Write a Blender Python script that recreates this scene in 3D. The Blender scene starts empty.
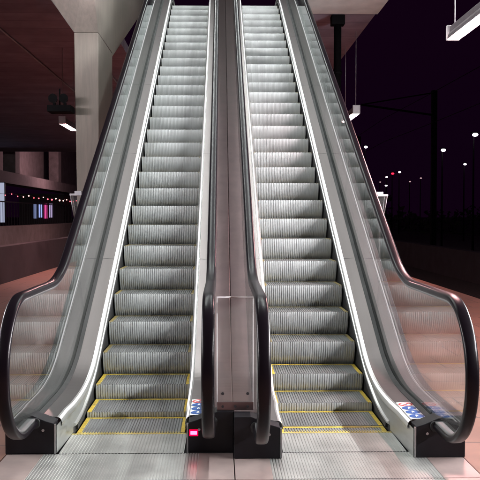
import bpy, bmesh, math, random
from mathutils import Vector, Matrix
random.seed(7)
R = math.radians
S = bpy.context.scene
COL = S.collection

# ------------------------------------------------------------------ helpers
def link(o, parent=None):
    COL.objects.link(o)
    if parent is not None:
        o.parent = parent
    return o

class MB:
    """collects faces into one mesh"""
    def __init__(self):
        self.v = []; self.f = []; self.sm = []
    def add(self, vs, fs, smooth=False):
        b = len(self.v)
        self.v += [tuple(p) for p in vs]
        self.f += [tuple(i + b for i in f) for f in fs]
        self.sm += [smooth] * len(fs)
        return self
    def box(self, x0, x1, y0, y1, z0, z1):
        vs = [(x, y, z) for z in (z0, z1) for y in (y0, y1) for x in (x0, x1)]
        fs = [(0, 2, 3, 1), (4, 5, 7, 6), (0, 1, 5, 4), (2, 6, 7, 3), (0, 4, 6, 2), (1, 3, 7, 5)]
        return self.add(vs, fs)
    def obox(self, c, ax, ay, az):
        c = Vector(c); ax = Vector(ax); ay = Vector(ay); az = Vector(az)
        vs = [c + sx * ax + sy * ay + sz * az for sz in (-1, 1) for sy in (-1, 1) for sx in (-1, 1)]
        fs = [(0, 2, 3, 1), (4, 5, 7, 6), (0, 1, 5, 4), (2, 6, 7, 3), (0, 4, 6, 2), (1, 3, 7, 5)]
        return self.add(vs, fs)
    def tube(self, pts, r, n=10, caps=True, r2=None):
        pts = [Vector(p) for p in pts]; vs = []; fs = []
        m = len(pts)
        for i, p in enumerate(pts):
            t = (pts[min(i + 1, m - 1)] - pts[max(i - 1, 0)]).normalized()
            u = t.cross(Vector((0, 0, 1)))
            if u.length < 1e-3: u = t.cross(Vector((0, 1, 0)))
            u.normalize(); w = u.cross(t)
            rr = r if r2 is None else r + (r2 - r) * i / (m - 1)
            for k in range(n):
                a = 2 * math.pi * k / n
                vs.append(p + rr * (math.cos(a) * u + math.sin(a) * w))
        for i in range(m - 1):
            for k in range(n):
                k2 = (k + 1) % n
                fs.append((i * n + k, i * n + k2, (i + 1) * n + k2, (i + 1) * n + k))
        self.add(vs, fs, True)
        if caps:
            self.add([vs[k] for k in range(n)], [tuple(range(n))[::-1]])
            self.add([vs[(m - 1) * n + k] for k in range(n)], [tuple(range(n))])
        return self
    def sphere(self, c, r, n=10, sz=1.0):
        vs = []; fs = []; c = Vector(c); h = n // 2
        for i in range(h + 1):
            a = math.pi * i / h
            for k in range(n):
                b = 2 * math.pi * k / n
                vs.append(c + Vector((r * math.sin(a) * math.cos(b), r * math.sin(a) * math.sin(b), sz * r * math.cos(a))))
        for i in range(h):
            for k in range(n):
                k2 = (k + 1) % n
                fs.append((i * n + k, (i + 1) * n + k, (i + 1) * n + k2, i * n + k2))
        return self.add(vs, fs, True)
    def rows(self, rows, smooth=False, closed=False):
        """quads between successive rows of points"""
        n = len(rows[0]); vs = [p for r in rows for p in r]; fs = []
        for i in range(len(rows) - 1):
            for k in range(n if closed else n - 1):
                k2 = (k + 1) % n
                fs.append((i * n + k, i * n + k2, (i + 1) * n + k2, (i + 1) * n + k))
        return self.add(vs, fs, smooth)
    def prism_x(self, poly, x0, x1):
        """polygon in (y,z), extruded along x"""
        n = len(poly)
        vs = [(x0, y, z) for y, z in poly] + [(x1, y, z) for y, z in poly]
        fs = [tuple(range(n)), tuple(range(2 * n - 1, n - 1, -1))]
        fs += [(i, i + n, (i + 1) % n + n, (i + 1) % n) for i in range(n)]
        return self.add(vs, fs)
    def build(self, name, mat, parent=None, bevel=0.0, seg=2, auto=None):
        me = bpy.data.meshes.new(name)
        me.from_pydata(self.v, [], self.f)
        for p, s in zip(me.polygons, self.sm): p.use_smooth = s
        bm = bmesh.new(); bm.from_mesh(me)
        bmesh.ops.remove_doubles(bm, verts=bm.verts, dist=1e-5)
        bmesh.ops.recalc_face_normals(bm, faces=bm.faces)
        bm.to_mesh(me); bm.free()
        if auto: me.set_sharp_from_angle(angle=R(auto))
        o = bpy.data.objects.new(name, me)
        if mat is not None: me.materials.append(mat)
        link(o, parent)
        if bevel:
            b = o.modifiers.new('bevel', 'BEVEL'); b.width = bevel; b.segments = seg; b.limit_method = 'ANGLE'; b.angle_limit = R(40)
            b.harden_normals = False
        return o

def tag(o, label=None, cat=None, group=None, kind=None):
    if label: o['label'] = label
    if cat: o['category'] = cat
    if group: o['group'] = group
    if kind: o['kind'] = kind
    return o

def empty(name, loc=(0, 0, 0)):
    o = bpy.data.objects.new(name, None); o.location = loc
    o.empty_display_size = .1
    return link(o)

def copy_tree(o, parent=None):
    c = o.copy(); COL.objects.link(c)
    if parent is not None: c.parent = parent
    for ch in list(o.children): copy_tree(ch, c)
    return c

# ------------------------------------------------------------------ materials
def mat(name, col, rough=.5, metal=0., var=.15, scale=6., bump=0., bscale=40., rvar=.1, spec=.5, stretch=None, coat=0., orand=0., worn=None):
    m = bpy.data.materials.new(name); m.use_nodes = True
    nt = m.node_tree; N = nt.nodes; L = nt.links
    b = N['Principled BSDF']
    b.inputs['Metallic'].default_value = metal
    b.inputs['Specular IOR Level'].default_value = spec
    b.inputs['Coat Weight'].default_value = coat
    tc = N.new('ShaderNodeTexCoord')
    src = tc.outputs['Object']
    if stretch:
        mp = N.new('ShaderNodeMapping'); mp.inputs['Scale'].default_value = stretch
        L.new(src, mp.inputs['Vector']); src = mp.outputs['Vector']
    no = N.new('ShaderNodeTexNoise'); no.inputs['Scale'].default_value = scale; no.inputs['Detail'].default_value = 6; no.inputs['Roughness'].default_value = .62
    L.new(src, no.inputs['Vector'])
    rp = N.new('ShaderNodeMapRange'); rp.inputs['From Min'].default_value = .3; rp.inputs['From Max'].default_value = .7
    rp.inputs['To Min'].default_value = 1 - var; rp.inputs['To Max'].default_value = 1 + var
    L.new(no.outputs['Fac'], rp.inputs['Value'])
    mx = N.new('ShaderNodeVectorMath'); mx.operation = 'SCALE'
    mx.inputs[0].default_value = col[:3]
    L.new(rp.outputs['Result'], mx.inputs['Scale'])
    L.new(mx.outputs['Vector'], b.inputs['Base Color'])
    rr = N.new('ShaderNodeMapRange'); rr.inputs['From Min'].default_value = .3; rr.inputs['From Max'].default_value = .7
    rr.inputs['To Min'].default_value = max(.02, rough - rvar); rr.inputs['To Max'].default_value = min(1, rough + rvar)
    L.new(no.outputs['Fac'], rr.inputs['Value']); L.new(rr.outputs['Result'], b.inputs['Roughness'])
    if orand:
        oi = N.new('ShaderNodeObjectInfo')
        om = N.new('ShaderNodeVectorMath'); om.operation = 'SCALE'
        cx = N.new('ShaderNodeCombineXYZ')
        for k in range(3): L.new(oi.outputs['Random'], cx.inputs[k])
        L.new(cx.outputs[0], om.inputs[0]); om.inputs['Scale'].default_value = 37.
        oa = N.new('ShaderNodeVectorMath'); oa.operation = 'ADD'; L.new(src, oa.inputs[0]); L.new(om.outputs['Vector'], oa.inputs[1])
        L.new(oa.outputs['Vector'], no.inputs['Vector'])
        o2 = N.new('ShaderNodeMapRange'); o2.inputs['To Min'].default_value = 1 - orand; o2.inputs['To Max'].default_value = 1 + orand
        L.new(oi.outputs['Random'], o2.inputs['Value'])
        om2 = N.new('ShaderNodeMath'); om2.operation = 'MULTIPLY'; L.new(rp.outputs['Result'], om2.inputs[0]); L.new(o2.outputs['Result'], om2.inputs[1])
        L.new(om2.outputs[0], mx.inputs['Scale'])
    if worn:
        n3 = N.new('ShaderNodeTexNoise'); n3.inputs['Scale'].default_value = 22; n3.inputs['Detail'].default_value = 8; n3.inputs['Roughness'].default_value = .75
        L.new(no.inputs['Vector'].links[0].from_socket, n3.inputs['Vector'])
        w3 = N.new('ShaderNodeMapRange'); w3.inputs['From Min'].default_value = .53; w3.inputs['From Max'].default_value = .66
        L.new(n3.outputs['Fac'], w3.inputs['Value'])
        wm = N.new('ShaderNodeMix'); wm.data_type = 'RGBA'; L.new(w3.outputs['Result'], wm.inputs[0]); L.new(mx.outputs['Vector'], wm.inputs[6]); wm.inputs[7].default_value = (*worn, 1)
        L.new(wm.outputs[2], b.inputs['Base Color'])
    if bump:
        n2 = N.new('ShaderNodeTexNoise'); n2.inputs['Scale'].default_value = bscale; n2.inputs['Detail'].default_value = 4
        L.new(src, n2.inputs['Vector'])
        bp = N.new('ShaderNodeBump'); bp.inputs['Strength'].default_value = bump; bp.inputs['Distance'].default_value = .01
        L.new(n2.outputs['Fac'], bp.inputs['Height']); L.new(bp.outputs['Normal'], b.inputs['Normal'])
    return m

def emit(name, col, strength):
    m = bpy.data.materials.new(name); m.use_nodes = True
    nt = m.node_tree; nt.nodes.clear()
    e = nt.nodes.new('ShaderNodeEmission'); e.inputs['Color'].default_value = (*col, 1); e.inputs['Strength'].default_value = strength
    o = nt.nodes.new('ShaderNodeOutputMaterial'); nt.links.new(e.outputs[0], o.inputs[0])
    return m

def glass(name, tint=(.93, .97, .95), rough=.0, ior=1.52, haze=0.0):
    m = bpy.data.materials.new(name); m.use_nodes = True
    nt = m.node_tree; N = nt.nodes; L = nt.links; N.clear()
    out = N.new('ShaderNodeOutputMaterial')
    tr = N.new('ShaderNodeBsdfTransparent'); tr.inputs['Color'].default_value = (*tint, 1)
    gl = N.new('ShaderNodeBsdfGlossy'); gl.inputs['Roughness'].default_value = rough; gl.inputs['Color'].default_value = (.97, 1, .99, 1)
    ge = N.new('ShaderNodeNewGeometry')
    mi = N.new('ShaderNodeMix'); mi.data_type = 'FLOAT'
    mi.inputs[2].default_value = ior; mi.inputs[3].default_value = 1 / ior
    L.new(ge.outputs['Backfacing'], mi.inputs[0])
    fr = N.new('ShaderNodeFresnel'); L.new(mi.outputs[0], fr.inputs['IOR'])
    ms = N.new('ShaderNodeMixShader'); L.new(fr.outputs[0], ms.inputs[0]); L.new(tr.outputs[0], ms.inputs[1]); L.new(gl.outputs[0], ms.inputs[2])
    if haze:
        df = N.new('ShaderNodeBsdfDiffuse'); df.inputs['Color'].default_value = (.7, .72, .7, 1)
        no = N.new('ShaderNodeTexNoise'); no.inputs['Scale'].default_value = 5; no.inputs['Detail'].default_value = 7
        tc = N.new('ShaderNodeTexCoord'); L.new(tc.outputs['Object'], no.inputs['Vector'])
        mr = N.new('ShaderNodeMapRange'); mr.inputs['From Min'].default_value = .35; mr.inputs['From Max'].default_value = .75
        mr.inputs['To Min'].default_value = haze * .4; mr.inputs['To Max'].default_value = haze * 1.6
        L.new(no.outputs['Fac'], mr.inputs['Value'])
        m2 = N.new('ShaderNodeMixShader'); L.new(mr.outputs['Result'], m2.inputs[0]); L.new(ms.outputs[0], m2.inputs[1]); L.new(df.outputs[0], m2.inputs[2])
        ms = m2
    L.new(ms.outputs[0], out.inputs[0])
    return m

def concrete_boards(name, col, axis=1, pitch=.28, var=.2):
    """concrete struck from boarding: thin dark seams across one axis, blotches"""
    m = mat(name, col, .8, 0, var, 1.3, .25, 30)
    nt = m.node_tree; N = nt.nodes; L = nt.links; b = N['Principled BSDF']
    tc = N.new('ShaderNodeTexCoord'); sp = N.new('ShaderNodeSeparateXYZ'); L.new(tc.outputs['Object'], sp.inputs[0])
    dv = N.new('ShaderNodeMath'); dv.operation = 'DIVIDE'; dv.inputs[1].default_value = pitch; L.new(sp.outputs[axis], dv.inputs[0])
    fr = N.new('ShaderNodeMath'); fr.operation = 'FRACT'; L.new(dv.outputs[0], fr.inputs[0])
    fl = N.new('ShaderNodeMath'); fl.operation = 'FLOOR'; L.new(dv.outputs[0], fl.inputs[0])
    wn = N.new('ShaderNodeTexWhiteNoise'); wn.noise_dimensions = '1D'; L.new(fl.outputs[0], wn.inputs['W'])
    lt = N.new('ShaderNodeMath'); lt.operation = 'GREATER_THAN'; lt.inputs[1].default_value = .07; L.new(fr.outputs[0], lt.inputs[0])
    m1 = N.new('ShaderNodeMapRange'); m1.inputs['To Min'].default_value = .9; m1.inputs['To Max'].default_value = 1.08; L.new(wn.outputs['Value'], m1.inputs['Value'])
    m2 = N.new('ShaderNodeMapRange'); m2.inputs['To Min'].default_value = .75; m2.inputs['To Max'].default_value = 1.; L.new(lt.outputs[0], m2.inputs['Value'])
    mu = N.new('ShaderNodeMath'); mu.operation = 'MULTIPLY'; L.new(m1.outputs[0], mu.inputs[0]); L.new(m2.outputs[0], mu.inputs[1])
    old = b.inputs['Base Color'].links[0].from_socket
    sc = N.new('ShaderNodeVectorMath'); sc.operation = 'SCALE'; L.new(old, sc.inputs[0]); L.new(mu.outputs[0], sc.inputs['Scale'])
    L.new(sc.outputs['Vector'], b.inputs['Base Color'])
    return m

def paving(name, c1, c2, mortar, w=.6, h=.6):
    m = bpy.data.materials.new(name); m.use_nodes = True
    nt = m.node_tree; N = nt.nodes; L = nt.links; b = N['Principled BSDF']
    tc = N.new('ShaderNodeTexCoord')
    br = N.new('ShaderNodeTexBrick'); br.offset = .5; br.inputs['Scale'].default_value = 1
    br.inputs['Color1'].default_value = (*c1, 1); br.inputs['Color2'].default_value = (*c2, 1); br.inputs['Mortar'].default_value = (*mortar, 1)
    br.inputs['Mortar Size'].default_value = .008; br.inputs['Brick Width'].default_value = w; br.inputs['Row Height'].default_value = h
    L.new(tc.outputs['Object'], br.inputs['Vector'])
    no = N.new('ShaderNodeTexNoise'); no.inputs['Scale'].default_value = 2.3; no.inputs['Detail'].default_value = 8; no.inputs['Roughness'].default_value = .7
    L.new(tc.outputs['Object'], no.inputs['Vector'])
    mr = N.new('ShaderNodeMapRange'); mr.inputs['From Min'].default_value = .3; mr.inputs['From Max'].default_value = .7; mr.inputs['To Min'].default_value = .7; mr.inputs['To Max'].default_value = 1.2
    L.new(no.outputs['Fac'], mr.inputs['Value'])
    sc = N.new('ShaderNodeVectorMath'); sc.operation = 'SCALE'; L.new(br.outputs['Color'], sc.inputs[0]); L.new(mr.outputs['Result'], sc.inputs['Scale'])
    L.new(sc.outputs['Vector'], b.inputs['Base Color'])
    vo = N.new('ShaderNodeTexVoronoi'); vo.inputs['Scale'].default_value = 2.6; L.new(tc.outputs['Object'], vo.inputs['Vector'])
    vr = N.new('ShaderNodeMapRange'); vr.inputs['From Min'].default_value = .05; vr.inputs['From Max'].default_value = .085; vr.inputs['To Min'].default_value = .5; vr.inputs['To Max'].default_value = 1.
    L.new(vo.outputs['Distance'], vr.inputs['Value'])
    s2 = N.new('ShaderNodeVectorMath'); s2.operation = 'SCALE'; L.new(sc.outputs['Vector'], s2.inputs[0]); L.new(vr.outputs['Result'], s2.inputs['Scale'])
    L.new(s2.outputs['Vector'], b.inputs['Base Color'])
    r2 = N.new('ShaderNodeMapRange'); r2.inputs['To Min'].default_value = .35; r2.inputs['To Max'].default_value = .7; L.new(no.outputs['Fac'], r2.inputs['Value'])
    L.new(r2.outputs['Result'], b.inputs['Roughness'])
    bp = N.new('ShaderNodeBump'); bp.inputs['Strength'].default_value = .4; bp.inputs['Distance'].default_value = .005
    L.new(br.outputs['Fac'], bp.inputs['Height']); bp.invert = True
    L.new(bp.outputs['Normal'], b.inputs['Normal'])
    return m

M = dict(
    rubber=mat('black_rubber', (.004, .0025, .004), .30, 0, .1, 3, rvar=.01, spec=.16),
    black=mat('black_plastic', (.005, .004, .006), .38, 0, .3, 7, rvar=.05, spec=.25),
    gasket=mat('gasket_rubber', (.01, .009, .01), .6),
    deck=mat('brushed_aluminium', (.30, .262, .262), .30, 1, .05, 2, 0, 90, .01, stretch=(6, .5, .5)),
    skirt=mat('skirt_steel', (.50, .50, .49), .42, 1, .10, 5, .05, 60, .06, stretch=(1, 2, 6)),
    trim=mat('polished_trim', (.96, .95, .94), .32, 1, .03, 4, rvar=.02),
    guide=mat('rail_guide_steel', (.40, .39, .40), .36, 1, .08, 4, rvar=.04),
    outer=mat('outer_deck_steel', (.17, .115, .12), .33, .9, .12, 4, 0, 50, .03, stretch=(2, 2, 2)),
    step=mat('cast_aluminium_step', (.62, .62, .63), .38, .35, .09, 5, .0, 60, .06, orand=.10),
    tread=mat('dimmed_step_tread', (.27, .27, .275), .42, .5, .2, 7, .0, 60, .06, orand=.1),  # treads darkened in colour to offset steep lamp light
    yellow=mat('worn_yellow_paint', (.62, .43, .05), .5, 0, .3, 25, .1, 80, orand=.1, worn=(.22, .19, .13)),
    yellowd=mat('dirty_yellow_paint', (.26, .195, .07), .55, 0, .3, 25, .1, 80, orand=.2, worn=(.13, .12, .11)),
    combm=mat('comb_yellow', (.55, .42, .12), .5, 0, .3, 20),
    plate=mat('ribbed_floor_steel', (.62, .61, .59), .36, .75, .16, 5, 0, 60, .06),
    frame=mat('pit_frame_steel', (.42, .33, .31), .45, .6, .2, 4, 0, 60, .08),
    glass=glass('balustrade_glass', (.95, .975, .965), haze=.012),
    edge=mat('glass_edge', (.35, .55, .48), .25, 0, .1, 5, spec=.6),
    acrylic=glass('clear_acrylic', (.97, .97, .97), .03, 1.49, haze=.035),
    aedge=mat('acrylic_edge', (.8, .76, .78), .3),
    conc=mat('pale_concrete', (.215, .178, .158), .8, 0, .16, 2.2, .25, 40, stretch=(9, 9, .7)),
    soffit=concrete_boards('soffit_concrete', (.33, .29, .37), 1, .62, .25),
    litbeam=mat('lit_beam_concrete', (.75, .71, .68), .8, 0, .15, 2, .15, 30),  # lamp light on the beam put into a paler base colour
    concd=mat('dirty_concrete', (.26, .215, .21), .85, 0, .25, 2, .2, 30),
    dark=mat('dark_painted_steel', (.016, .012, .016), .5, 0, .3, 5),
    blacksteel=mat('black_steel', (.0025, .002, .0025), .7, 0, .2, 5, spec=.05),
    darkwall=mat('dark_stained_wall', (.022, .014, .017), .7, 0, .4, 1.5, .2, 20),
    ballast=mat('track_ballast', (.05, .042, .042), .95, 0, .5, 14, .9, 25),
    railst=mat('rail_steel', (.16, .12, .11), .5, .8, .3, 5),
    foliage=mat('night_foliage', (.035, .045, .025), .7, 0, .5, 8),
    galv=mat('galvanised_steel', (.34, .32, .34), .45, .6, .2, 5),
    white=mat('sticker_white', (.8, .8, .8), .4, 0, .05, 9),
    blue=mat('sticker_blue', (.015, .07, .26), .4, 0, .1, 9),
    red=mat('sticker_red', (.55, .03, .035), .4, 0, .1, 9),
    endcap=mat('lamp_end_plate', (.5, .46, .48), .5, 0, .1, 9),
    housing=mat('lamp_housing', (.10, .085, .095), .4, .2, .1, 9),
    canopy=mat('canopy_panel', (.5, .5, .48), .6, 0, .1, 3),
    pave=paving('terracotta_paving', (.27, .145, .11), (.235, .13, .10), (.10, .06, .055), .6, .6),
    tubew=emit('tube_white', (.93, 1.0, .97), 98),
    tubep=emit('tube_pink', (1.0, .54, .54), 680),
    strip=emit('edge_glow', (1.0, .96, .98), 1.35),
    redled=emit('red_led', (1.0, .0, .03), 3.),
    redcore=emit('red_led_core', (1.0, .08, .16), 7),
)

# ------------------------------------------------------------------ escalator path
T30 = math.tan(R(30)); CROSS = 5.648; R1 = 2.1
Y1 = CROSS - R1 * math.tan(R(15)); Y2 = Y1 + R1 * .5
ZT = 5.62; R2 = 2.0
CROSS2 = CROSS + ZT / T30
Y3 = CROSS2 - R2 * math.tan(R(15)) * math.cos(R(30)); Y4 = CROSS2 + R2 * math.tan(R(15))
F = dict(yf=4.60)    # front of the lower newel boxes (set per escalator)
YF0 = 4.60
YE = Y4 + 1.0        # far end of the upper newels
def zb(y):
    if y <= Y1: return 0.0
    if y < Y2: return R1 - math.sqrt(R1 * R1 - (y - Y1) ** 2)
    if y < Y3: return (y - CROSS) * T30
    if y < Y4: return ZT - R2 + math.sqrt(R2 * R2 - (Y4 - y) ** 2)
    return ZT
def incl(y):
    """0 on the level, 1 on the incline"""
    if y <= Y1 or y >= Y4: return 0.
    if y < Y2: t = (y - Y1) / (Y2 - Y1)
    elif y > Y3: t = (Y4 - y) / (Y4 - Y3)
    else: return 1.
    return t * t * (3 - 2 * t)
def ylist(a, b):
    YF = F['yf']
    ys = [a]
    for s, e, n in ((YF, Y1, 3), (Y1, Y2, 16), (Y2, Y3, 24), (Y3, Y4, 12), (Y4, YE, 3)):
        ys += [s + (e - s) * i / n for i in range(n + 1)]
    ys = sorted(set(round(y, 5) for y in ys if a - 1e-6 <= y <= b + 1e-6) | {round(a, 5), round(b, 5)})
    return ys
def slope(y):
    if y <= Y1 or y >= Y4: return 0.
    if y < Y2: return math.asin((y - Y1) / R1)
    if y > Y3: return math.asin((Y4 - y) / R2)
    return R(30)
def pos(y, c):
    """point c above the step line, square to the slope -> (y, z)"""
    a = slope(y)
    return (y - math.sin(a) * c, zb(y) + math.cos(a) * c)
def cin(y): return .185 - .085 * incl(y)          # height of the inner deck edge over the steps

def bc(y): return .050 + .006 * incl(y)
def loft(mb, section, ys, closed=False, smooth=False, cap=False):
    rows = [[(x,) + pos(y, c) for x, c in section(y)] for y in ys]
    mb.rows(rows, smooth, closed)
    if cap:
        n = len(rows[0])
        mb.add(rows[0], [tuple(range(n))[::-1]]); mb.add(rows[-1], [tuple(range(n))])
    return mb

RN = .39; ZC = .583                    # lower newel: radius, centre
def rail_path(off=0.):
    """handrail centre line in (y,z): out of the newel box, round the newel, up the incline, round the upper newel"""
    YC = F['yf'] - .22
    r = RN + off; pts = [(F['yf'] + .05, ZC - r), (F['yf'] - .02, ZC - r), (YC + .05, ZC - r)]
    n = 26
    for i in range(n + 1):
        a = -math.pi / 2 - math.pi * i / n
        pts.append((YC + r * math.cos(a), ZC + r * math.sin(a)))
    ztop = ZC + r
    for y in ylist(YC + .1, YE - .1):
        pts.append(pos(y, ztop))
    yc2 = YE
    for i in range(n + 1):
        a = math.pi / 2 - math.pi * i / n
        pts.append((yc2 + r * math.cos(a), ZT + ZC + r * math.sin(a)))
    return pts
def sweep_rail(mb, cx, section, path):
    rows = []
    m = len(path)
    for i, (y, z) in enumerate(path):
        ya, za = path[max(i - 1, 0)]; yb2, zb2 = path[min(i + 1, m - 1)]
        ty, tz = yb2 - ya, zb2 - za; l = math.hypot(ty, tz); ty /= l; tz /= l
        rows.append([(cx + u, y - tz * v, z + ty * v) for u, v in section])
    mb.rows(rows, True, True)
    n = len(section)
    mb.add(rows[0], [tuple(range(n))[::-1]]); mb.add(rows[-1], [tuple(range(n))])
RAILSEC = []
for k in range(20):
    a = 2 * math.pi * k / 20
    ca, sa = math.cos(a), math.sin(a)
    RAILSEC.append((.0345 * math.copysign(abs(ca) ** .6, ca), .019 * math.copysign(abs(sa) ** .75, sa)))

# ------------------------------------------------------------------ one step (shared meshes)
SW = .355; NR = 36; PIT = (2 * (SW - .03)) / NR
def step_meshes():
    prof = []                                       # (y, z, inward ny, nz)
    for i in range(4):
        prof.append((.360 - (.360 - .004) * i / 3, 0., 0., -1.))
    na = 10
    prof[-1] = (.004, 0., .5, -.9)
    for i in range(1, na + 1):
        a = R(46) * i / na
        prof.append((.29 - .29 * math.cos(a) + .003, -.29 * math.sin(a), math.cos(a), math.sin(a)))
    dep = .0048
    def ribs(x0, n, p):
        cols = []
        for k in range(n):
            x = x0 + k * p
            cols += [(x, 0), (x + .60 * p, 0), (x + .68 * p, 1), (x + .92 * p, 1)]
        cols.append((x0 + n * p, 0))
        return cols
    # tread: between the yellow sides;   riser: full width
    tr = MB(); cols = ribs(-SW + .03, NR, PIT)
    tr.rows([[(x, y + ny * dep * d, z + nz * dep * d) for x, d in cols] for y, z, ny, nz in prof[:4]])
    tr.rows([[(-SW + .03, .36, -.02), (SW - .03, .36, -.02)], [(-SW + .03, .36, -.0001), (SW - .03, .36, -.0001)]])
    ri = MB(); cols = ribs(-SW, 39, 2 * SW / 39)
    ri.rows([[(x, y + ny * dep * d, z + nz * dep * d) for x, d in cols] for y, z, ny, nz in prof[3:]])
    for s in (-1, 1):                               # solid side cheeks
        pts = [(s * SW, y, z) for y, z, _, _ in prof[3:]] + [(s * SW, .39, -.209), (s * SW, .39, -.012)]
        ri.add(pts, [tuple(range(len(pts)))])
    ye = MB()
    ye.box(-SW, SW, .361, .392, -.012, .0012)
    for s in (-1, 1):
        a, b = sorted((s * SW, s * (SW - .0295)))
        ye.box(a, b, .005, .3605, -.012, .001)
    return tr, ri, ye
_tr, _ri, _ye = step_meshes()
STEP_PROTO = _ri.build('step', M['step'])
_t = _tr.build('tread', M['tread'], STEP_PROTO)
_y = _ye.build('yellow_line', M['yellow'], STEP_PROTO, .002, 1)

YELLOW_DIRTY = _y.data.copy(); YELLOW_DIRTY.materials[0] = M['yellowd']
def noses(y0):
    out = [y0]
    y = y0
    def nxt(y, d):
        lo, hi = (y, y + .45) if d > 0 else (y - .45, y)
        for _ in range(50):
            m = (lo + hi) / 2
            L = math.hypot(m - y, zb(m) - zb(y))
            if d > 0:
                if L < .4: lo = m
                else: hi = m
            else:
                if L < .4: hi = m
                else: lo = m
        return (lo + hi) / 2
    while y < Y4 + .3:
        y = nxt(y, 1); out.append(y)
    y = y0
    while y > Y1 - .2:
        y = nxt(y, -1); out.insert(0, y)
    return out

def disc(mb, c, ax, ay, r, n=20, r_in=None):
    c = Vector(c); ax = Vector(ax); ay = Vector(ay)
    o = [c + r * (math.cos(2 * math.pi * k / n) * ax + math.sin(2 * math.pi * k / n) * ay) for k in range(n)]
    if r_in is None:
        mb.add(o, [tuple(range(n))])
    else:
        i = [c + r_in * (math.cos(2 * math.pi * k / n) * ax + math.sin(2 * math.pi * k / n) * ay) for k in range(n)]
        mb.add(o + i, [(k, (k + 1) % n, n + (k + 1) % n, n + k) for k in range(n)])

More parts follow.
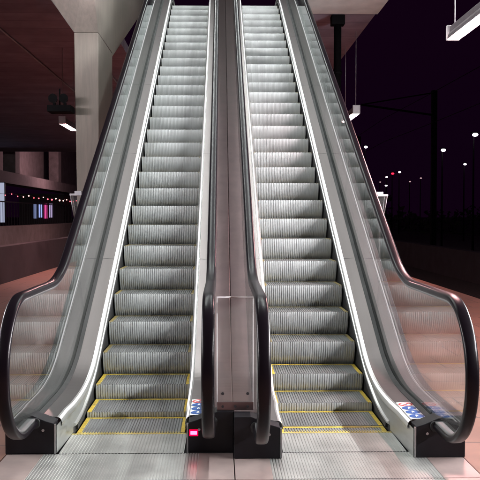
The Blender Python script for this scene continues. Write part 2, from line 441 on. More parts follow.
def make_escalator(cx, phase, label, mid_side, proto, yf):
    F['yf'] = yf; YF = yf; YC = yf - .22
    root = empty('escalator', (cx, 0, 0))
    tag(root, label, 'escalator', 'pair of escalators side by side')
    # steps
    for i, y in enumerate(noses(phase)):
        st = copy_tree(proto, root)
        st.location = (0, y, zb(y) - .002)
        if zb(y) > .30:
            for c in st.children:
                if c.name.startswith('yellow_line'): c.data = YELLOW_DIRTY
    for s in (-1, 1):
        inner = (s == mid_side)
        # skirt panel: from below the steps up to the deck edge, level plate in front of the comb
        mb = MB()
        loft(mb, lambda y: [(s * .372, .03), (s * .372, cin(y) - .012)], ylist(Y1 - .02, Y4 + .2))
        mb.rows([[(s * .386, YF + .02, .008), (s * .386, YF + .02, cin(YF) - .012)], [(s * .372, Y1 - .02, .008), (s * .372, Y1 - .02, cin(Y1) - .012)]])
        sk = mb.build('skirt_panel', M['skirt'], root)
        mb = MB()
        loft(mb, lambda y: [(s * .3715, -.25), (s * .3715, .0395)], ylist(Y1 - .02, Y4 + .2))
        mb.build('low_friction_strip', M['gasket'], sk)
        # brush strip
        mb = MB()
        loft(mb, lambda y: [(s * .371, bc(y) + .016), (s * .357, bc(y) + .010), (s * .354, bc(y)), (s * .371, bc(y) - .010)], ylist(Y1 + .0, Y4 + .1), True, False, True)
        bs = mb.build('skirt_brush', M['trim'], root)
        mb = MB()
        loft(mb, lambda y: [(s * .3705, bc(y) - .0105), (s * .357, bc(y) - .004), (s * .3535, bc(y) - .04), (s * .3705, bc(y) - .045)], ylist(Y1 + .05, Y4 + .1), True, False, True)
        mb.build('bristle', M['gasket'], bs)
        # polished bead along the deck edge
        mb = MB()
        def bead(y):
            c = cin(y); dx = .010 if y < Y1 - .01 else 0.
            pts = [(s * (.394 + dx), c + .013)]
            for k in range(9):
                a = math.pi / 2 * k / 8
                pts.append((s * (.388 + dx - .025 * math.sin(a)), c + .012 - .048 * (1 - math.cos(a))))
            pts.append((s * (.3725 + dx), c - .040))
            return pts
        loft(mb, bead, ylist(YF + .12, Y4 + .6), False, True)
        tm = mb.build('deck_edge_trim', M['trim'], root)
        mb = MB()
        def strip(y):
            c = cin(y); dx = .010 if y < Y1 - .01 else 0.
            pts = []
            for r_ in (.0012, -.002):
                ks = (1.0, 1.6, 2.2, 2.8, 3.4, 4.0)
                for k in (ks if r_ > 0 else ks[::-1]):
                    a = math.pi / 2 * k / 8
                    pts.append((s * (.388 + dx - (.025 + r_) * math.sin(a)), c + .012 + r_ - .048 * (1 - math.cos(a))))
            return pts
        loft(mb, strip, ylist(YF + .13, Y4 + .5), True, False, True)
        mb.build('glow_strip', M['strip'], tm)  # glowing strip laid on the trim for its bright white line
        # inner deck
        mb = MB()
        loft(mb, lambda y: [(s * (.394 if y < Y1 - .01 else .384), cin(y) + .0115), (s * .450, cin(y) + (.0105 if inner else .0155)), (s * .500, cin(y) + (.0085 if inner else .0195))], ylist(YF + .128, YE))
        dk = mb.build('inner_deck', M['deck'], root)
        for yj in (7.25, 9.2, 11.15, 13.1):          # joint covers
            mb = MB()
            loft(mb, lambda y: [(s * .386, cin(y) + .0127), (s * .450, cin(y) + (.0117 if inner else .0167)), (s * .499, cin(y) + (.0097 if inner else .0207))], [yj, yj + .004])
            mb.build('joint_line', M['gasket'], dk)
        # gasket
        mb = MB()
        loft(mb, lambda y: [(s * .498, cin(y) + .004), (s * .498, cin(y) + .023), (s * .5255, cin(y) + .034), (s * .5255, cin(y) + .004)], ylist(YF + .10, YE), True, False, True)
        mb.build('glass_gasket', M['gasket'], root)
        # glass
        gx0, gx1 = sorted((s * .5265, s * .5375))
        joints = [YC, 6.45, 8.1, 9.75, 11.4, 13.05, 14.7, YE]
        for a, b in zip(joints[:-1], joints[1:]):
            rr = RN - .022
            poly = []
            ya = a if a == YC else a + .003
            yb_ = b if b == YE else b - .003
            ys = ylist(ya, yb_)
            poly += [pos(y, ZC + rr) for y in ys]
            if b == YE:
                poly += [(YE + rr * math.cos(math.pi / 2 - math.pi * i / 24), ZT + ZC + rr * math.sin(math.pi / 2 - math.pi * i / 24)) for i in range(1, 24)]
                poly += [pos(y, cin(y) + .02) for y in ys[::-1]]
            elif a == YC:
                poly += [pos(y, cin(y) + .02) for y in ys[::-1] if y > YF + .14]
                poly += [(YF + .135, .25), (YF + .135, ZC - rr + .002)]
                poly += [(YC + rr * math.cos(-math.pi / 2 - math.pi * i / 28), ZC + rr * math.sin(-math.pi / 2 - math.pi * i / 28)) for i in range(0, 28)]
            else:
                poly += [pos(y, cin(y) + .02) for y in ys[::-1]]
            g = MB().prism_x(poly, gx0, gx1).build('glass_panel', M['glass'], root)
        # handrail with its steel guide
        mb = MB(); sweep_rail(mb, s * .525, RAILSEC, rail_path(0.)); hr = mb.build('handrail', M['rubber'], root)
        mb = MB(); sweep_rail(mb, s * .525, [(-.021, -.006), (.021, -.006), (.021, .008), (-.021, .008)], rail_path(-.024))
        mb.build('rail_guide', M['guide'], hr)
        # outer deck and side cladding
        xo = .6655 if inner else .685
        mb = MB()
        loft(mb, lambda y: [(s * .5385, .19), (s * .5385, .246), (s * (xo - .004), .25), (s * xo, .246), (s * xo, .10)], ylist(YF + .128, YE))
        od = mb.build('outer_deck', M['outer'] if inner else M['dark'], root)
        if inner and s > 0:
            mb = MB()
            loft(mb, lambda y: [(.666, .15), (.666, .236), (.669, .236), (.669, .15)], ylist(YF + .13, YE), True, False, True)
            mb.build('seam_filler', M['gasket'], od)
        if not inner:
            mb = MB()
            ys = ylist(YF + .03, YE)
            mb.rows([[(s * (xo - .008), pos(y, .2)[0], max(.0, zb(y) - .95)), (s * (xo - .008),) + pos(y, .2)] for y in ys])
            mb.build('side_cladding', M['dark'], root)
        # newel box
        xin, xou = .398, xo + .001
        mb = MB()
        sec = [(s * xin, .0095), (s * xin, .190), (s * .45, .206), (s * .53, .240), (s * .57, .255), (s * xou, .255), (s * xou, .0095)]
        mb.rows([[(x, y, z) for x, z in sec] for y in (YF, YF + .126)], False, True)
        mb.add([(x, YF, z) for x, z in sec], [tuple(range(7))]); mb.add([(x, YF + .126, z) for x, z in sec], [tuple(range(7))[::-1]])
        nb = mb.build('newel_box', M['black'], root, .004, 2)
        mb = MB()                                   # rail inlet collar
        path = [(YF - .012, ZC - RN), (YF + .004, ZC - RN)]
        sweep_rail(mb, s * .525, [(u * 1.35, v * 1.7) for u, v in RAILSEC], path[::-1])
        mb.build('rail_inlet', M['gasket'], nb)
        mb = MB(); mb.tube([(s * .462, YF - .004, .150), (s * .462, YF + .003, .150)], .008, 12)
        mb.build('screw', M['guide'], nb)
        mb = MB(); x0, x1 = sorted((s * xin * .975, s * (xin - .001))); mb.box(x0, x1, YF - .001, YF + .02, .01, .185)
        mb.build('edge_profile', M['guide'], nb)
        # upper newel box
        mb = MB()
        mb.rows([[(x, y, ZT + z) for x, z in sec] for y in (YE - .126, YE)], False, True)
        mb.add([(x, YE, ZT + z) for x, z in sec], [tuple(range(7))])
        mb.build('newel_box', M['black'], root)
    # truss soffit under the incline
    mb = MB()
    ys = ylist(Y1 + .6, YE)
    mb.rows([[(-.66, y, max(-.3, zb(y) - .95)), (.66, y, max(-.3, zb(y) - .95))] for y in ys])
    mb.build('truss_soffit', M['dark'], root)
    # comb plate with ribs and comb teeth
    ribs = []
    n = 38; p = .742 / n
    for k in range(n):
        x = -.371 + k * p
        ribs += [(x, .0085), (x + .55 * p, .0085), (x + .62 * p, .0068), (x + .93 * p, .0068)]
    ribs.append((.371, .0085))
    mb = MB(); mb.rows([[(x, y, z) for x, z in ribs] for y in (YF0 + .006, Y1 - .055)])
    cp = mb.build('comb_plate', M['plate'], root)
    mb = MB()
    for k in range(NR):
        x = -SW + .03 + k * PIT
        mb.add([(x + .2 * PIT, Y1 - .0555, .009), (x + .8 * PIT, Y1 - .0555, .009), (x + .35 * PIT, Y1 + .012, .001), (x + .65 * PIT, Y1 + .012, .001),
                (x + .2 * PIT, Y1 - .0555, -.004), (x + .8 * PIT, Y1 - .0555, -.004)], [(0, 1, 3, 2), (0, 2, 4), (1, 5, 3), (2, 3, 5, 4)])
    mb.box(-.371, .371, Y1 - .075, Y1 - .0552, -.004, .0092)
    mb.build('comb', M['combm'], cp)
    # upper landing plate
    mb = MB(); mb.box(-.371, .371, Y4 - .05, YE, ZT + .002, ZT + .009); mb.build('landing_plate', M['plate'], root)
    return root

LX, RX = -.597, .738
MIDX = (LX + RX) / 2
escL = make_escalator(LX, 6.22, 'left of two steep metal escalators, beside the concrete pillar, with a red light', 1, STEP_PROTO, 4.60)
escR = make_escalator(RX, 6.33, 'right of two steep metal escalators, with blue round stickers on its side deck', -1, STEP_PROTO, 4.48)
for o in list(STEP_PROTO.children): bpy.data.objects.remove(o)
bpy.data.objects.remove(STEP_PROTO)

def find(root, name, test):
    return [c for c in root.children if c.name.split('.')[0] == name and test(c)][0]
def side(o):
    xs = [v.co.x for v in o.data.vertices]; return sum(xs) / len(xs)
# stickers: on the open-side deck of the right escalator, and on the inner-side deck of the left one
def stickers(root, s, y0, parent, flip=False, n_blue=3):
    def pt(u, w, lift):                             # u: 0..1 across the deck, w: metres along y
        y = y0 + w
        x = .400 + u * .100; c = cin(y) + .0128 + u * .0045 + lift
        return Vector((s * x, y, c))
    ax = (pt(1, 0, 0) - pt(0, 0, 0)).normalized(); ay = Vector((0, 1, 0))
    plate = MB(); plate.add([pt(0, 0, .002), pt(1, 0, .002), pt(1, .41, .002), pt(0, .41, .002)], [(0, 1, 2, 3)])
    pl = plate.build('safety_sticker', M['white'], root); 
    pl['label'] = 'white sticker strip with round safety pictograms'
    w0 = .056
    for k in range(n_blue + 1):
        c = pt(.5, w0 + k * .098, .0035)
        last = (k == n_blue)
        mb = MB()
        if not last:
            disc(mb, c, ax, ay, .046)
            mb.build('blue_disc', M['blue'], pl)
            mb = MB(); d = c + Vector((0, 0, .0012))
            up = -ax * s * 1 if s > 0 else ax
            # small white figure on the disc
            disc(mb, d + ay * .016, ax, ay, .006, 12)
            mb.add([d - ax * .007 + ay * .008, d + ax * .007 + ay * .008, d + ax * .009 - ay * .014, d + ax * .003 - ay * .014, d + ax * .001 - ay * .004, d - ax * .001 - ay * .004, d - ax * .003 - ay * .02, d - ax * .009 - ay * .02], [tuple(range(8))])
            mb.build('pictogram', M['white'], pl)
        else:
            disc(mb, c, ax, ay, .046, 24, .034)
            q = Vector((0, 0, .0008)); a1 = (ax + ay).normalized(); a2 = (ax - ay).normalized()
            mb.add([c + q + a1 * .036 + a2 * .005, c + q + a1 * .036 - a2 * .005, c + q - a1 * .036 - a2 * .005, c + q - a1 * .036 + a2 * .005], [(0, 1, 2, 3)])
            mb.build('red_ring', M['red'], pl)
            mb = MB(); disc(mb, c - q * 1.2, ax, ay, .012, 12); mb.build('pictogram', M['blue'], pl)
stickers(escR, 1, 4.48 + .14, None)
YF = 4.60
stickers(escL, 1, YF + .14, None)
# red no-entry light on the left escalator's inner newel box
nb = find(escL, 'newel_box', lambda c: side(c) > 0 and c.data.vertices[0].co.z < 1)
mb = MB(); mb.box(.404, .456, YF - .006, YF - .0005, .112, .150); ind = mb.build('indicator', M['redled'], nb, .002, 1)
mb = MB(); mb.box(.411, .449, YF - .009, YF - .0065, .121, .141); mb.build('light_bar', M['redcore'], nb)

# ------------------------------------------------------------------ clear barrier between the two inner newels
bp_ = empty('barrier_panel', (MIDX, YF + .04, .255))
tag(bp_, 'clear acrylic barrier sheet standing on the middle base between both inner handrails', 'barrier')
bx0, bx1, bz = -.095, .115, .675
MB().box(bx0, bx1, 0, .008, .004, bz).build('acrylic_sheet', M['acrylic'], bp_)
mb = MB(); mb.box(bx0, bx1, -.0005, .0085, bz + .0005, bz + .008); mb.box(bx0 - .006, bx0 - .0005, -.0005, .0085, .004, bz + .008)
mb.box(bx1 + .0005, bx1 + .005, -.0005, .0085, .004, bz + .008)
mb.build('sheet_edge', M['aedge'], bp_)
mb = MB(); mb.box(bx0 - .004, bx1 + .004, -.012, -.001, .002, .05); mb.build('clamp_strip', M['outer'], bp_)
for sx in (-.065, .01, .085):
    mb = MB(); mb.tube([(sx, -.0135, .025), (sx, -.018, .025)], .008, 10); mb.build('screw', M['dark'], bp_)
for sx in (-.065, .085):
    mb = MB(); mb.tube([(sx, -.001, .10), (sx, -.006, .10)], .009, 10); mb.build('screw', M['dark'], bp_)

# ------------------------------------------------------------------ floor, pit covers
def sheet(name, x0, x1, y0, y1, z, m):
    return MB().add([(x0, y0, z), (x1, y0, z), (x1, y1, z), (x0, y1, z)], [(0, 1, 2, 3)]).build(name, m)
PXL, PXR = -4.58, 4.42
tag(sheet('ground', -600, 600, -300, 1500, -1.05, M['ballast']), kind='structure')
mb = MB()
xl, xr, yfr = LX - .688, RX + .688, 3.59
mb.box(PXL, xl, -8, 60, -1.0, 0); mb.box(xr, PXR, -8, 60, -1.0, 0); mb.box(xl, xr, -8, yfr, -1.0, 0); mb.box(xl, xr, 8.2, 60, -1.0, 0)
mb.box(xl, xr, 5.3, 8.2, -1.0, -.35)
tag(mb.build('platform_floor', M['pave']), kind='structure')
def cover(y0, y1, label):
    root = empty('access_cover', (MIDX, y0, 0))
    tag(root, label, 'floor plate', 'metal covers over the escalator pit')
    hw = .688 + (RX - LX) / 2 - .012
    d = y1 - y0
    def ribbed(c0, c1):
        cols = []; p = .0165; n = int((c1 - c0) / p); p = (c1 - c0) / n
        for k in range(n):
            x = c0 + k * p
            cols += [(x, .0075), (x + .55 * p, .0075), (x + .62 * p, .0058), (x + .93 * p, .0058)]
        cols.append((c1, .0075)); return cols
    for cxx in (LX - MIDX, RX - MIDX):
        mb = MB(); mb.rows([[(x, y, z) for x, z in ribbed(cxx - .46, cxx + .46)] for y in (.004, d - .004)])
        mb.build('ribbed_panel', M['plate'], root)
    for a, b in ((-hw, LX - MIDX - .4605), (LX - MIDX + .4605, -.003), (.003, RX - MIDX - .4605), (RX - MIDX + .4605, hw)):
        MB().box(a, b, .004, d - .004, -.03, .0078).build('plain_panel', M['frame'], root, .0015, 1)
    return root
cover(4.13, YF0 + .002, 'ribbed steel floor plate directly at the foot of both escalators')
cover(3.60, 4.13, 'ribbed steel floor plate nearest the camera, at the bottom edge of the photo')
tag(MB().box(xl, xr, yfr, 5.29, -.5, -.031).build('pit_floor', M['dark']), kind='structure')

# ------------------------------------------------------------------ concrete pillar with flared head, concourse slab
pil = empty('concrete_pillar', (-2.1, 12.9, 0))
tag(pil, 'tall pale concrete pillar with flared head, rising behind the left escalator handrail', 'pillar')
X0, X1_, YA, YB = -2.285, -1.91, 12.2, 13.75
mb = MB()
def P(x, y, z): return (x + 2.1, y - 12.9, z)
zh = 4.26
vs = [P(X0 + .05, YA, 0), P(X1_, YA, 0), P(X1_, YB, 0), P(X0 + .05, YB, 0), P(X0, YA, zh), P(X1_, YA, zh), P(X1_, YB, zh), P(X0, YB, zh)]
mb.add(vs, [(0, 1, 5, 4), (1, 2, 6, 5), (2, 3, 7, 6), (3, 0, 4, 7), (0, 3, 2, 1), (4, 5, 6, 7)])
mb.build('shaft', M['conc'], pil, .012, 2)
mb = MB()
zt2 = 5.345
vs = [P(X0, YA, zh + .001), P(X1_, YA, zh + .001), P(X1_, YB, zh + .001), P(X0, YB, zh + .001), P(X0 - .75, YA - .35, zt2), P(X1_ + .0, YA - .75, zt2), P(X1_ + .0, YB + .2, zt2), P(X0 - .75, YB + .2, zt2)]
mb.add(vs, [(0, 1, 5, 4), (1, 2, 6, 5), (2, 3, 7, 6), (3, 0, 4, 7), (0, 3, 2, 1), (4, 5, 6, 7)])
mb.build('flared_head', M['conc'], pil, .012, 2)
mb = MB().prism_x([(YB - 12.9 + .002, 4.08), (24 - 12.9, 8.28), (24 - 12.9, 8.7), (YB - 12.9 + .002, 8.7)], -1.99 - .3 + 2.1, -1.99 + 2.1)
mb.build('sloping_wing', M['conc'], pil, .01, 2)

slab = empty('concourse_slab', (0, 14, 5.35))
tag(slab, 'dark board-marked concrete concourse overhead, spanning above the platform on both sides', 'concourse')
mb = MB()
z0, z1 = 0., .25
mb.box(-16, -2.295, -1.2, 2.4, z0, z1); mb.box(-16, -2.295, 2.4, 34, z0, z1); mb.box(-2.295, -1.25, 8.0, 34, z0, z1); mb.box(-1.25, 3.0, 3.0, 34, z0, z1); mb.box(1.50, 3.0, 1.0, 3.0, z0, z1)
mb.build('slab', M['soffit'], slab)
mb = MB(); mb.box(1.50, 3.0, -1.3, .998, -.06, .25); mb.build('edge_beam', M['litbeam'], slab, .01, 2)

for xx, lab in ((-4.6, 'thin grey cable conduit fixed under the dark concourse, farther from the pillar'), (-3.05, 'thin grey cable conduit fixed under the dark concourse, nearer the pillar')):
    mb = MB(); mb.tube([(xx, 13.0, 5.31), (xx, 46, 5.31)], .025, 8); o = mb.build('cable_conduit', M['galv']); tag(o, lab, 'conduit')

# rainwater pipe under the slab on the right
dp = empty('drain_pipe', (2.28, 15.35, 0))
tag(dp, 'dark vertical drain pipe under the concourse edge, right of the escalators', 'pipe')
MB().tube([(0, 0, 0), (0, 0, 5.2)], .075, 16).build('pipe', M['blacksteel'], dp)
mb = MB()
mb.box(-.13, .13, -.11, .11, 5.16, 5.345); mb.build('pipe_head', M['blacksteel'], dp, .01)
for zz in (1.2, 2.7, 4.2):
    MB().tube([(0, 0, zz), (0, 0, zz + .06)], .09, 16).build('collar', M['blacksteel'], dp)

# loudspeakers on a bracket left of the pillar
ls = empty('loudspeaker_bracket', (-2.45, 12.0, 3.0))
tag(ls, 'dark shelf bracket carrying two small rounded loudspeakers, left of the concrete pillar', 'loudspeakers')
mb = MB(); mb.box(-.19, .17, -.12, .2, 0, .10); mb.build('shelf', M['blacksteel'], ls, .008)
for sx in (-.10, .06):
    mb = MB(); mb.tube([(sx, -.12, .20), (sx, -.05, .20), (sx, .06, .20)], .07, 16, True, .035); mb.build('horn', M['blacksteel'], ls)
    mb = MB(); mb.box(sx - .02, sx + .02, -.02, .02, .101, .15); mb.build('foot', M['blacksteel'], ls)
mb = MB(); mb.tube([(-.02, 0, .1), (-.02, 0, .36)], .012, 8); mb.build('stem', M['blacksteel'], ls)

# ------------------------------------------------------------------ lamps
def make_lamp(name, tube, L, hang, deep=0.):
    root = empty(name)
    mb = MB(); mb.box(-.05, .05, -L / 2, L / 2, .06, .13); mb.build('housing', M['housing'], root, .008)
    mb = MB(); mb.rows([[(x, y, z - (deep if z < -.02 else 0)) for x, z in ((-.075, -.026), (-.070, .02), (-.05, .057), (.05, .057), (.070, .02), (.075, -.026), (.078, -.026), (.073, .022), (.052, .0595), (-.052, .0595), (-.073, .022), (-.078, -.026))] for y in (-L / 2, L / 2)], False, True)
    mb.build('reflector', M['housing'], root)
    for s in (-1, 1):
        mb = MB(); a, b = sorted((s * (L / 2 + .001), s * (L / 2 + .055))); mb.box(-.08, .08, a, b, -.034 - deep, .15); mb.build('end_cap', M['endcap'], root, .01)
        if hang:
            mb = MB(); mb.tube([(0, s * (L / 2 - .05), .12), (0, s * (L / 2 - .05), .12 + hang)], .007, 8); mb.build('hanger', M['galv'], root)
    mb = MB(); mb.tube([(0, -L / 2, .01), (0, L / 2, .01)], .027, 14); mb.build('tube', tube, root)
    return root
# pink-white platform lamps: a row each side, running along the platform
lamp0 = make_lamp('fluorescent_lamp', M['tubep'], 1.5, 2.2)
spots = [
    (2.83, 8.75, 3.60, 'lit tube lamp hanging on a thin rod at the upper right of the photo'),
    (2.86, 17.3, 3.62, 'small lit tube lamp below the concourse edge, just past the right handrail'),
    (-3.72, 19.1, 3.60, 'lit tube lamp against the dark concourse, left of the concrete pillar'),
    (-3.72, 29.0, 3.60, 'tube lamp behind the concrete pillar'),  # hidden lamp, added to light the viaduct
    (-3.72, 38.5, 3.60, 'added farthest tube lamp, hidden behind the left escalator'),  # also added out of sight for the viaduct
]
for i, (x, y, z, lab) in enumerate(spots):
    o = lamp0 if i == 0 else copy_tree(lamp0)
    o.location = (x, y, z)
    tag(o, lab, 'lamp', 'tube lamps above the platform')
    if y > 13.5:
        for c in o.children:
            if c.name.startswith('hanger'): c.scale = (1, 1, 1)
for x, lab in ((2.83, 'long steel lamp carrier above the right platform lamps'), (-3.72, 'long steel lamp carrier above the left platform lamps')):
    o = MB().box(-.06, .06, -3, 12.68, 5.70, 5.82).build('lamp_carrier', M['galv']); o.location = (x, 0, 0)
    tag(o, lab, 'beam', 'lamp carriers')
# unseen white tubes on two sloping carriers, placed to light the steps
TC = .49; ang = math.atan(TC)
lampw = make_lamp('unseen_stair_lamp', M['tubew'], 1.5, 0)
nth = ['lowest', 'second lowest', 'third lowest', 'third highest', 'second highest', 'highest']
k = 0
for cx, which in ((LX, 'left'), (RX, 'right')):
    car = MB().prism_x([(-1.0, -TC + .17), (13.2, 13.2 * TC + .17), (13.2, 13.2 * TC + .27), (-1.0, -TC + .27)], -.07, .07).build('lamp_carrier', M['galv'])
    car.location = (cx, 5, 3.5); tag(car, 'unseen sloping steel lamp carrier high above the %s escalator' % which, 'beam', 'lamp carriers')
    for i in range(6):
        o = lampw if k == 0 else copy_tree(lampw); k += 1
        y = 6.4 + i * 2.05
        o.location = (cx, y, 3.5 + (y - 5) * TC); o.rotation_euler = (ang, 0, 0)
        tag(o, '%s unseen white tube lamp above the %s escalator' % (nth[i], which), 'lamp', 'unseen white tube lamps over the escalators')

lamps_ = make_lamp('added_side_lamp', M['tubew'], 1.5, 0, .075)  # unseen fill lamps, added to light the steps from the sides
fronts = dict(left=emit('tube_front_left', (1.0, .965, .985), 800), right=emit('tube_front_right', (1.0, .965, .985), 3000))
for x, which in ((-5.7, 'left'), (5.8, 'right')):
    car = MB().box(-.07, .07, -4.0, 9.0, 3.37, 3.47).build('lamp_carrier', M['galv']); car.location = (x, 0, 0)
    tag(car, 'added level steel lamp carrier well out to the side of the %s escalator' % which, 'beam', 'lamp carriers')
    for i in range(4):
        o = copy_tree(lamps_); o.location = (x, 7.8 - i * 2.1, 3.2); o.rotation_euler = (0, R(89) * (-1 if which == 'left' else 1), 0)
        tag(o, '%s shaded white tube lamp far out beside the foot of the %s escalator' % (('farthest', 'second farthest', 'second nearest', 'nearest')[i], which), 'lamp', 'added shaded fill lamps')
        for c in o.children:
            if c.name.startswith('tube'): c.data = c.data.copy(); c.data.materials[0] = fronts[which]
for c in list(lamps_.children): bpy.data.objects.remove(c)
bpy.data.objects.remove(lamps_)

# ------------------------------------------------------------------ left background
lw = MB().box(PXL - .25, PXL - .002, -8, 46, -1.0, .78).build('low_wall', M['darkwall'], None, .01)
tag(lw, 'long dark low wall along the left edge of the lit platform floor', 'wall')
# beyond: street parapet with fence and lights
FX = -9.0
pw = MB().box(FX - .3, FX, 22, 75, -1.05, 1.0).build('parapet', M['concd'], None, .02); tag(pw, 'dim brown concrete parapet below the fairy lights', 'wall')
fn = empty('fence', (FX - .15, 22, 1.0)); tag(fn, 'thin dark railing on the far parapet at the left', 'fence')
mb = MB(); mb.box(-.02, .02, 0, 53, 1.0, 1.05); mb.build('top_rail', M['dark'], fn)
mb = MB()
y = 0
while y < 53:
    mb.box(-.012, .012, y, y + .02, .0, 1.0); y += .45
mb.build('balusters', M['dark'], fn)
sl = empty('string_lights', (FX - .1, 31, 2.42)); tag(sl, 'string of small pinkish bulbs strung above the far railing', 'string lights')
mb = MB(); n = 20
pts = []
for i in range(n):
    pts.append((0, i * 1.0, -.10 * math.sin(i * math.pi / 3) ** 2 - .0 * i))
mb.tube(pts, .008, 6); mb.build('cable', M['dark'], sl)
EB = [emit('bulb_pink', (1, .5, .45), 5), emit('bulb_white', (1, .85, .8), 7), emit('bulb_red', (1, .12, .16), 4)]
for i, p in enumerate(pts):
    mb = MB().sphere((p[0], p[1], p[2] - .05), .022 + .024 * random.random(), 8); mb.build('bulb', random.choice(EB), sl)
# glowing displays
shop = empty('kiosk', (-10.75, 47, -1.05)); tag(shop, 'dark kiosk with glowing blue and pink display panels, far left', 'kiosk')
mb = MB(); mb.box(-1.4, 1.3, 0, 2.2, 0, 3.7); mb.build('shell', M['darkwall'], shop)
mb = MB(); mb.box(-1.5, 1.4, -.5, 2.4, 3.702, 3.8); mb.build('roof', M['dark'], shop)
cols = [((.45, .55, 1), .35), ((.4, .5, 1), .9), ((1, .10, .42), .8), ((.75, .6, 1), .6)]
for k in range(4):
    x = -.52 + k * .31
    mb = MB(); mb.box(x, x + .19, -.06, -.005, 2.32 + .06 * (k % 2), 3.2); mb.build('display_panel', emit('display_glow_%d' % k, *cols[k]), shop)
bb = empty('billboard', (-13.3, 45.5, 0)); tag(bb, 'pale lit billboard cut by the left edge of the photo', 'billboard')
mb = MB(); mb.box(-1.0, .75, 0, .15, 1.0, 3.4); mb.build('case', M['dark'], bb)
mb = MB(); mb.box(-.95, .70, -.02, -.002, 1.05, 3.35); mb.build('lit_face', emit('billboard_glow', (.7, .75, 1), .55), bb)
mb = MB(); mb.box(-.2, .0, .03, .12, -1.05, 1.0); mb.build('post', M['dark'], bb)
# far viaduct and its piers
via = empty('viaduct', (-14.6, 40, -1.05)); tag(via, 'dim concrete viaduct with a pale edge strip, far behind the left platform', 'viaduct')
mb = MB(); mb.box(-1.6, -.9, -10, 80, 5.4, 10.5); mb.build('back_wall', M['concd'], via)
mb = MB(); mb.box(-.6, .6, -10, 80, 4.62, 5.38); mb.build('edge_strip', M['concd'], via)
for i, (yy, lab) in enumerate(((54, 'dim viaduct pier at the far left, above the string of bulbs'), (68, 'second dim viaduct pier, closer to the tall concrete pillar'))):
    pr = MB().box(-.42, .42, -.6, .6, 5.385, 10.4).build('viaduct_pier', M['concd'], None, .05); pr.location = (-14.45, yy, -1.05)
    tag(pr, lab, 'pier', 'viaduct piers')
sp = empty('street_lamp', (-10.4, 61, -1.05)); tag(sp, 'added pinkish lamp in front of the viaduct, hidden by the concrete pillar', 'street light')  # out-of-sight lamp added to brighten the viaduct
MB().tube([(0, 0, 0), (0, 0, 6.3)], .08, 10, True, .05).build('mast', M['dark'], sp)
MB().box(-.3, .3, -.2, .2, 6.66, 6.74).build('head', M['dark'], sp)
MB().sphere((0, 0, 6.45), .2, 14).build('lens', emit('viaduct_fill_glow', (1, .6, .66), 400), sp)

# lanterns beside the handrails
def make_lantern():
    root = empty('post_lantern')
    mb = MB(); mb.tube([(0, 0, 0), (0, 0, 1.38)], .03, 12); mb.build('post', M['dark'], root)
    a, b, z0, z1 = .055, .10, 1.40, 1.72
    mb = MB()
    q0 = [(-a, -a, z0), (a, -a, z0), (a, a, z0), (-a, a, z0)]; q1 = [(-b, -b, z1), (b, -b, z1), (b, b, z1), (-b, b, z1)]
    mb.rows([q0, q1], False, True); mb.build('glass_shade', M['acrylic'], root)
    mb = MB()
    for p, q in zip(q0, q1): mb.tube([p, q], .007, 6)
    mb.build('frame', M['galv'], root)
    mb = MB(); mb.box(-b - .01, b + .01, -b - .01, b + .01, z1 + .001, z1 + .03); mb.box(-.05, .05, -.05, .05, z1 + .03, z1 + .07); mb.build('cap', M['galv'], root)
    return root
l0 = make_lantern(); l0.location = (-2.12, 11.6, 0); tag(l0, 'pale tapered glass lantern just left of the left escalator handrail', 'lantern', 'tapered lanterns beside the escalators')
l1 = copy_tree(l0); l1.location = (2.42, 11.9, 0); tag(l1, 'pale tapered glass lantern just right of the right escalator handrail', 'lantern', 'tapered lanterns beside the escalators')

# ------------------------------------------------------------------ right background: tracks, poles, wires, street lights
def rail(x, lab):
    o = MB().prism_x([(-30, 0), (-30, .14), (300, .14), (300, 0)], -.035, .035).build('track_rail', M['railst']); o.location = (x, 0, -1.0)
    tag(o, lab, 'rail', 'rails of the dark track')
rail(5.5, 'dark track rail closer to the right platform edge'); rail(6.94, 'dark track rail farther from the right platform edge')
o = MB().box(9.2, 9.6, -30, 200, -1.04, .1).build('far_platform_wall', M['darkwall']); tag(o, 'dark low wall across the track on the right', 'wall')
pole_pts = [(10.4, 38, 'nearer dark catenary pole across the track'), (10.6, 60, 'farther dark catenary pole across the track')]
pole0 = None
for x, y, lab in pole_pts:
    if pole0 is None:
        pole0 = empty('catenary_pole')
        mb = MB(); mb.box(-.12, .12, -.12, .12, 0, 8.6); mb.build('mast', M['blacksteel'], pole0)
        mb = MB(); mb.tube([(0, 0, 7.4), (-3.6, 0, 7.9)], .05, 8); mb.tube([(0, 0, 8.5), (-3.6, 0, 7.9)], .03, 8); mb.build('arm', M['blacksteel'], pole0)
        o = pole0
    else: o = copy_tree(pole0)
    o.location = (x, y, -1.05); tag(o, lab, 'pole', 'catenary poles')
for x, z, lab in ((6.3, 5.2, 'upper overhead wire crossing the black sky on the right'), (6.3, 4.3, 'lower overhead wire crossing the black sky on the right')):
    pts = [(x, y, z - .15 * math.sin((y % 30) / 30 * math.pi)) for y in range(-30, 200, 6)]
    o = MB().tube(pts, .009, 6).build('overhead_wire', M['blacksteel']); tag(o, lab, 'wire', 'overhead wires')
def pix(px, py, y):          # only used to choose positions of far street lamps
    f = 778.; return ((px - 219.5) / f * y, y, 1.42 + (216 - py) / f * y)
lamps = [(363.8, 147, 70, .20, 'w'), (442, 150, 60, .22, 'w'), (474, 134.5, 52, .24, 'w'), (464, 164, 75, .18, 'w'), (385, 177, 110, .22, 'p'), (391, 173.5, 100, .26, 'r'),
         (398, 172, 105, .24, 'p'), (384.5, 185.5, 120, .24, 'w'), (378.5, 182, 125, .18, 'd'), (408.5, 181.5, 120, .2, 'd'), (419.5, 178, 115, .2, 'd')]
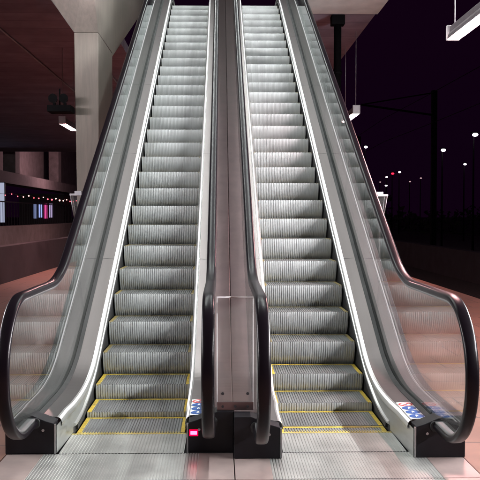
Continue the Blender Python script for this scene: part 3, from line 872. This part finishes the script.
LM = {'w': emit('far_lamp_white', (.95, .85, 1), 14), 'p': emit('far_lamp_pink', (1, .75, .8), 5), 'r': emit('far_signal_red', (1, .02, .06), 2.5), 'd': emit('far_lamp_dim', (.8, .5, .55), .8)}
labs = ['white street light closest to the right handrail, apart from the cluster', 'white street light in the middle of the black sky, larger of its pair', 'brightest white street light at the right edge of the photo',
        'smaller white street light below the brightest one', 'pinkish street light left of the red signal', 'red signal light shining among the far street lights', 'pinkish street light right of the red signal',
        'lowest white street light of the far cluster', 'dim street light at the left end of the far cluster', 'dim street light just right of the cluster', 'dim street light farthest right of the cluster']
for (px, py, y, r, k), lab in zip(lamps, labs):
    r *= .8
    x, y, z = pix(px, py, y)
    root = empty('railway_signal' if k == 'r' else 'street_lamp', (x, y, -1.05))
    tag(root, lab, 'signal' if k == 'r' else 'street light', None if k == 'r' else 'far street lights in the dark')
    MB().tube([(0, .3, 0), (0, .3, z + 1.1)], .09, 8, True, .05).build('mast', M['blacksteel'], root)
    MB().box(-r * 1.1, r * 1.1, -.1, .35, z + 1.05 + r * .62, z + 1.05 + r * .62 + .08).build('head', M['blacksteel'], root)
    MB().sphere((0, 0, z + 1.05), r, 12, .6).build('lens', LM[k], root)
# dark far tree line on the right
rnd = random.Random(3)
mb = MB()
for i in range(2600):
    y = 95 + rnd.random() * 40; x = 8 + rnd.random() * 70
    h = (2.4 + 1.4 * math.sin(x * .35) + 1.2 * math.sin(x * .9 + 1)) * rnd.random() ** .6
    c = Vector((x, y, -1 + h)); s = .25 + .35 * rnd.random()
    a = Vector((rnd.uniform(-1, 1), rnd.uniform(-1, 1), rnd.uniform(-1, 1))).normalized() * s; b = a.orthogonal().normalized() * s * .6
    mb.add([c - a, c + b, c + a, c - b], [(0, 1, 2, 3)])
tag(mb.build('treeline', M['foliage']), kind='stuff')

# ------------------------------------------------------------------ world, sun, camera
w = bpy.data.worlds.new('World'); S.world = w; w.use_nodes = True
nt = w.node_tree; N = nt.nodes; L = nt.links
bg = N['Background']
sky = N.new('ShaderNodeTexSky'); sky.sky_type = 'NISHITA'; sky.sun_disc = False
sky.sun_elevation = R(-4); sky.sun_rotation = R(200)
tint = N.new('ShaderNodeMix'); tint.data_type = 'RGBA'; tint.blend_type = 'MULTIPLY'; tint.inputs[0].default_value = 1
L.new(sky.outputs[0], tint.inputs[6]); tint.inputs[7].default_value = (1.0, .25, .95, 1)
ad = N.new('ShaderNodeMix'); ad.data_type = 'RGBA'; ad.blend_type = 'ADD'; ad.inputs[0].default_value = 1
L.new(tint.outputs[2], ad.inputs[6]); ad.inputs[7].default_value = (.085, .011, .10, 1)
L.new(ad.outputs[2], bg.inputs['Color']); bg.inputs['Strength'].default_value = .05
sd = bpy.data.lights.new('moonlight', 'SUN'); sd.energy = .01; sd.angle = R(.5); sd.color = (1, .93, .85)
so = bpy.data.objects.new('moonlight', sd); COL.objects.link(so); so.rotation_euler = (R(50), 0, R(30))

f = 778.; pitch = math.atan(24 / f); yaw = math.atan(.0236); roll = R(.0)
Fw = Vector((math.sin(yaw) * math.cos(pitch), math.cos(yaw) * math.cos(pitch), -math.sin(pitch)))
Rt = Vector((math.cos(yaw), -math.sin(yaw), 0)); Up = Rt.cross(Fw)
# picture turned slightly clockwise
Rt2 = Rt * math.cos(roll) + Up * math.sin(roll); Up2 = Up * math.cos(roll) - Rt * math.sin(roll)
cd = bpy.data.cameras.new('camera'); co = bpy.data.objects.new('camera', cd); COL.objects.link(co)
co.matrix_world = Matrix(((Rt2.x, Up2.x, -Fw.x, 0), (Rt2.y, Up2.y, -Fw.y, 0), (Rt2.z, Up2.z, -Fw.z, 1.42), (0, 0, 0, 1)))
cd.sensor_width = 36; cd.lens = 36 * f / 480; cd.clip_start = .05; cd.clip_end = 3000
S.camera = co
S.view_settings.view_transform = 'Standard'; S.view_settings.look = 'None'; S.view_settings.exposure = 0; S.view_settings.gamma = 1
S.view_settings.use_curve_mapping = False
S.cycles.use_denoising = True
S.cycles.max_bounces = 10; S.cycles.transparent_max_bounces = 24
S.cycles.sample_clamp_indirect = 6
S.cycles.caustics_reflective = False; S.cycles.caustics_refractive = False
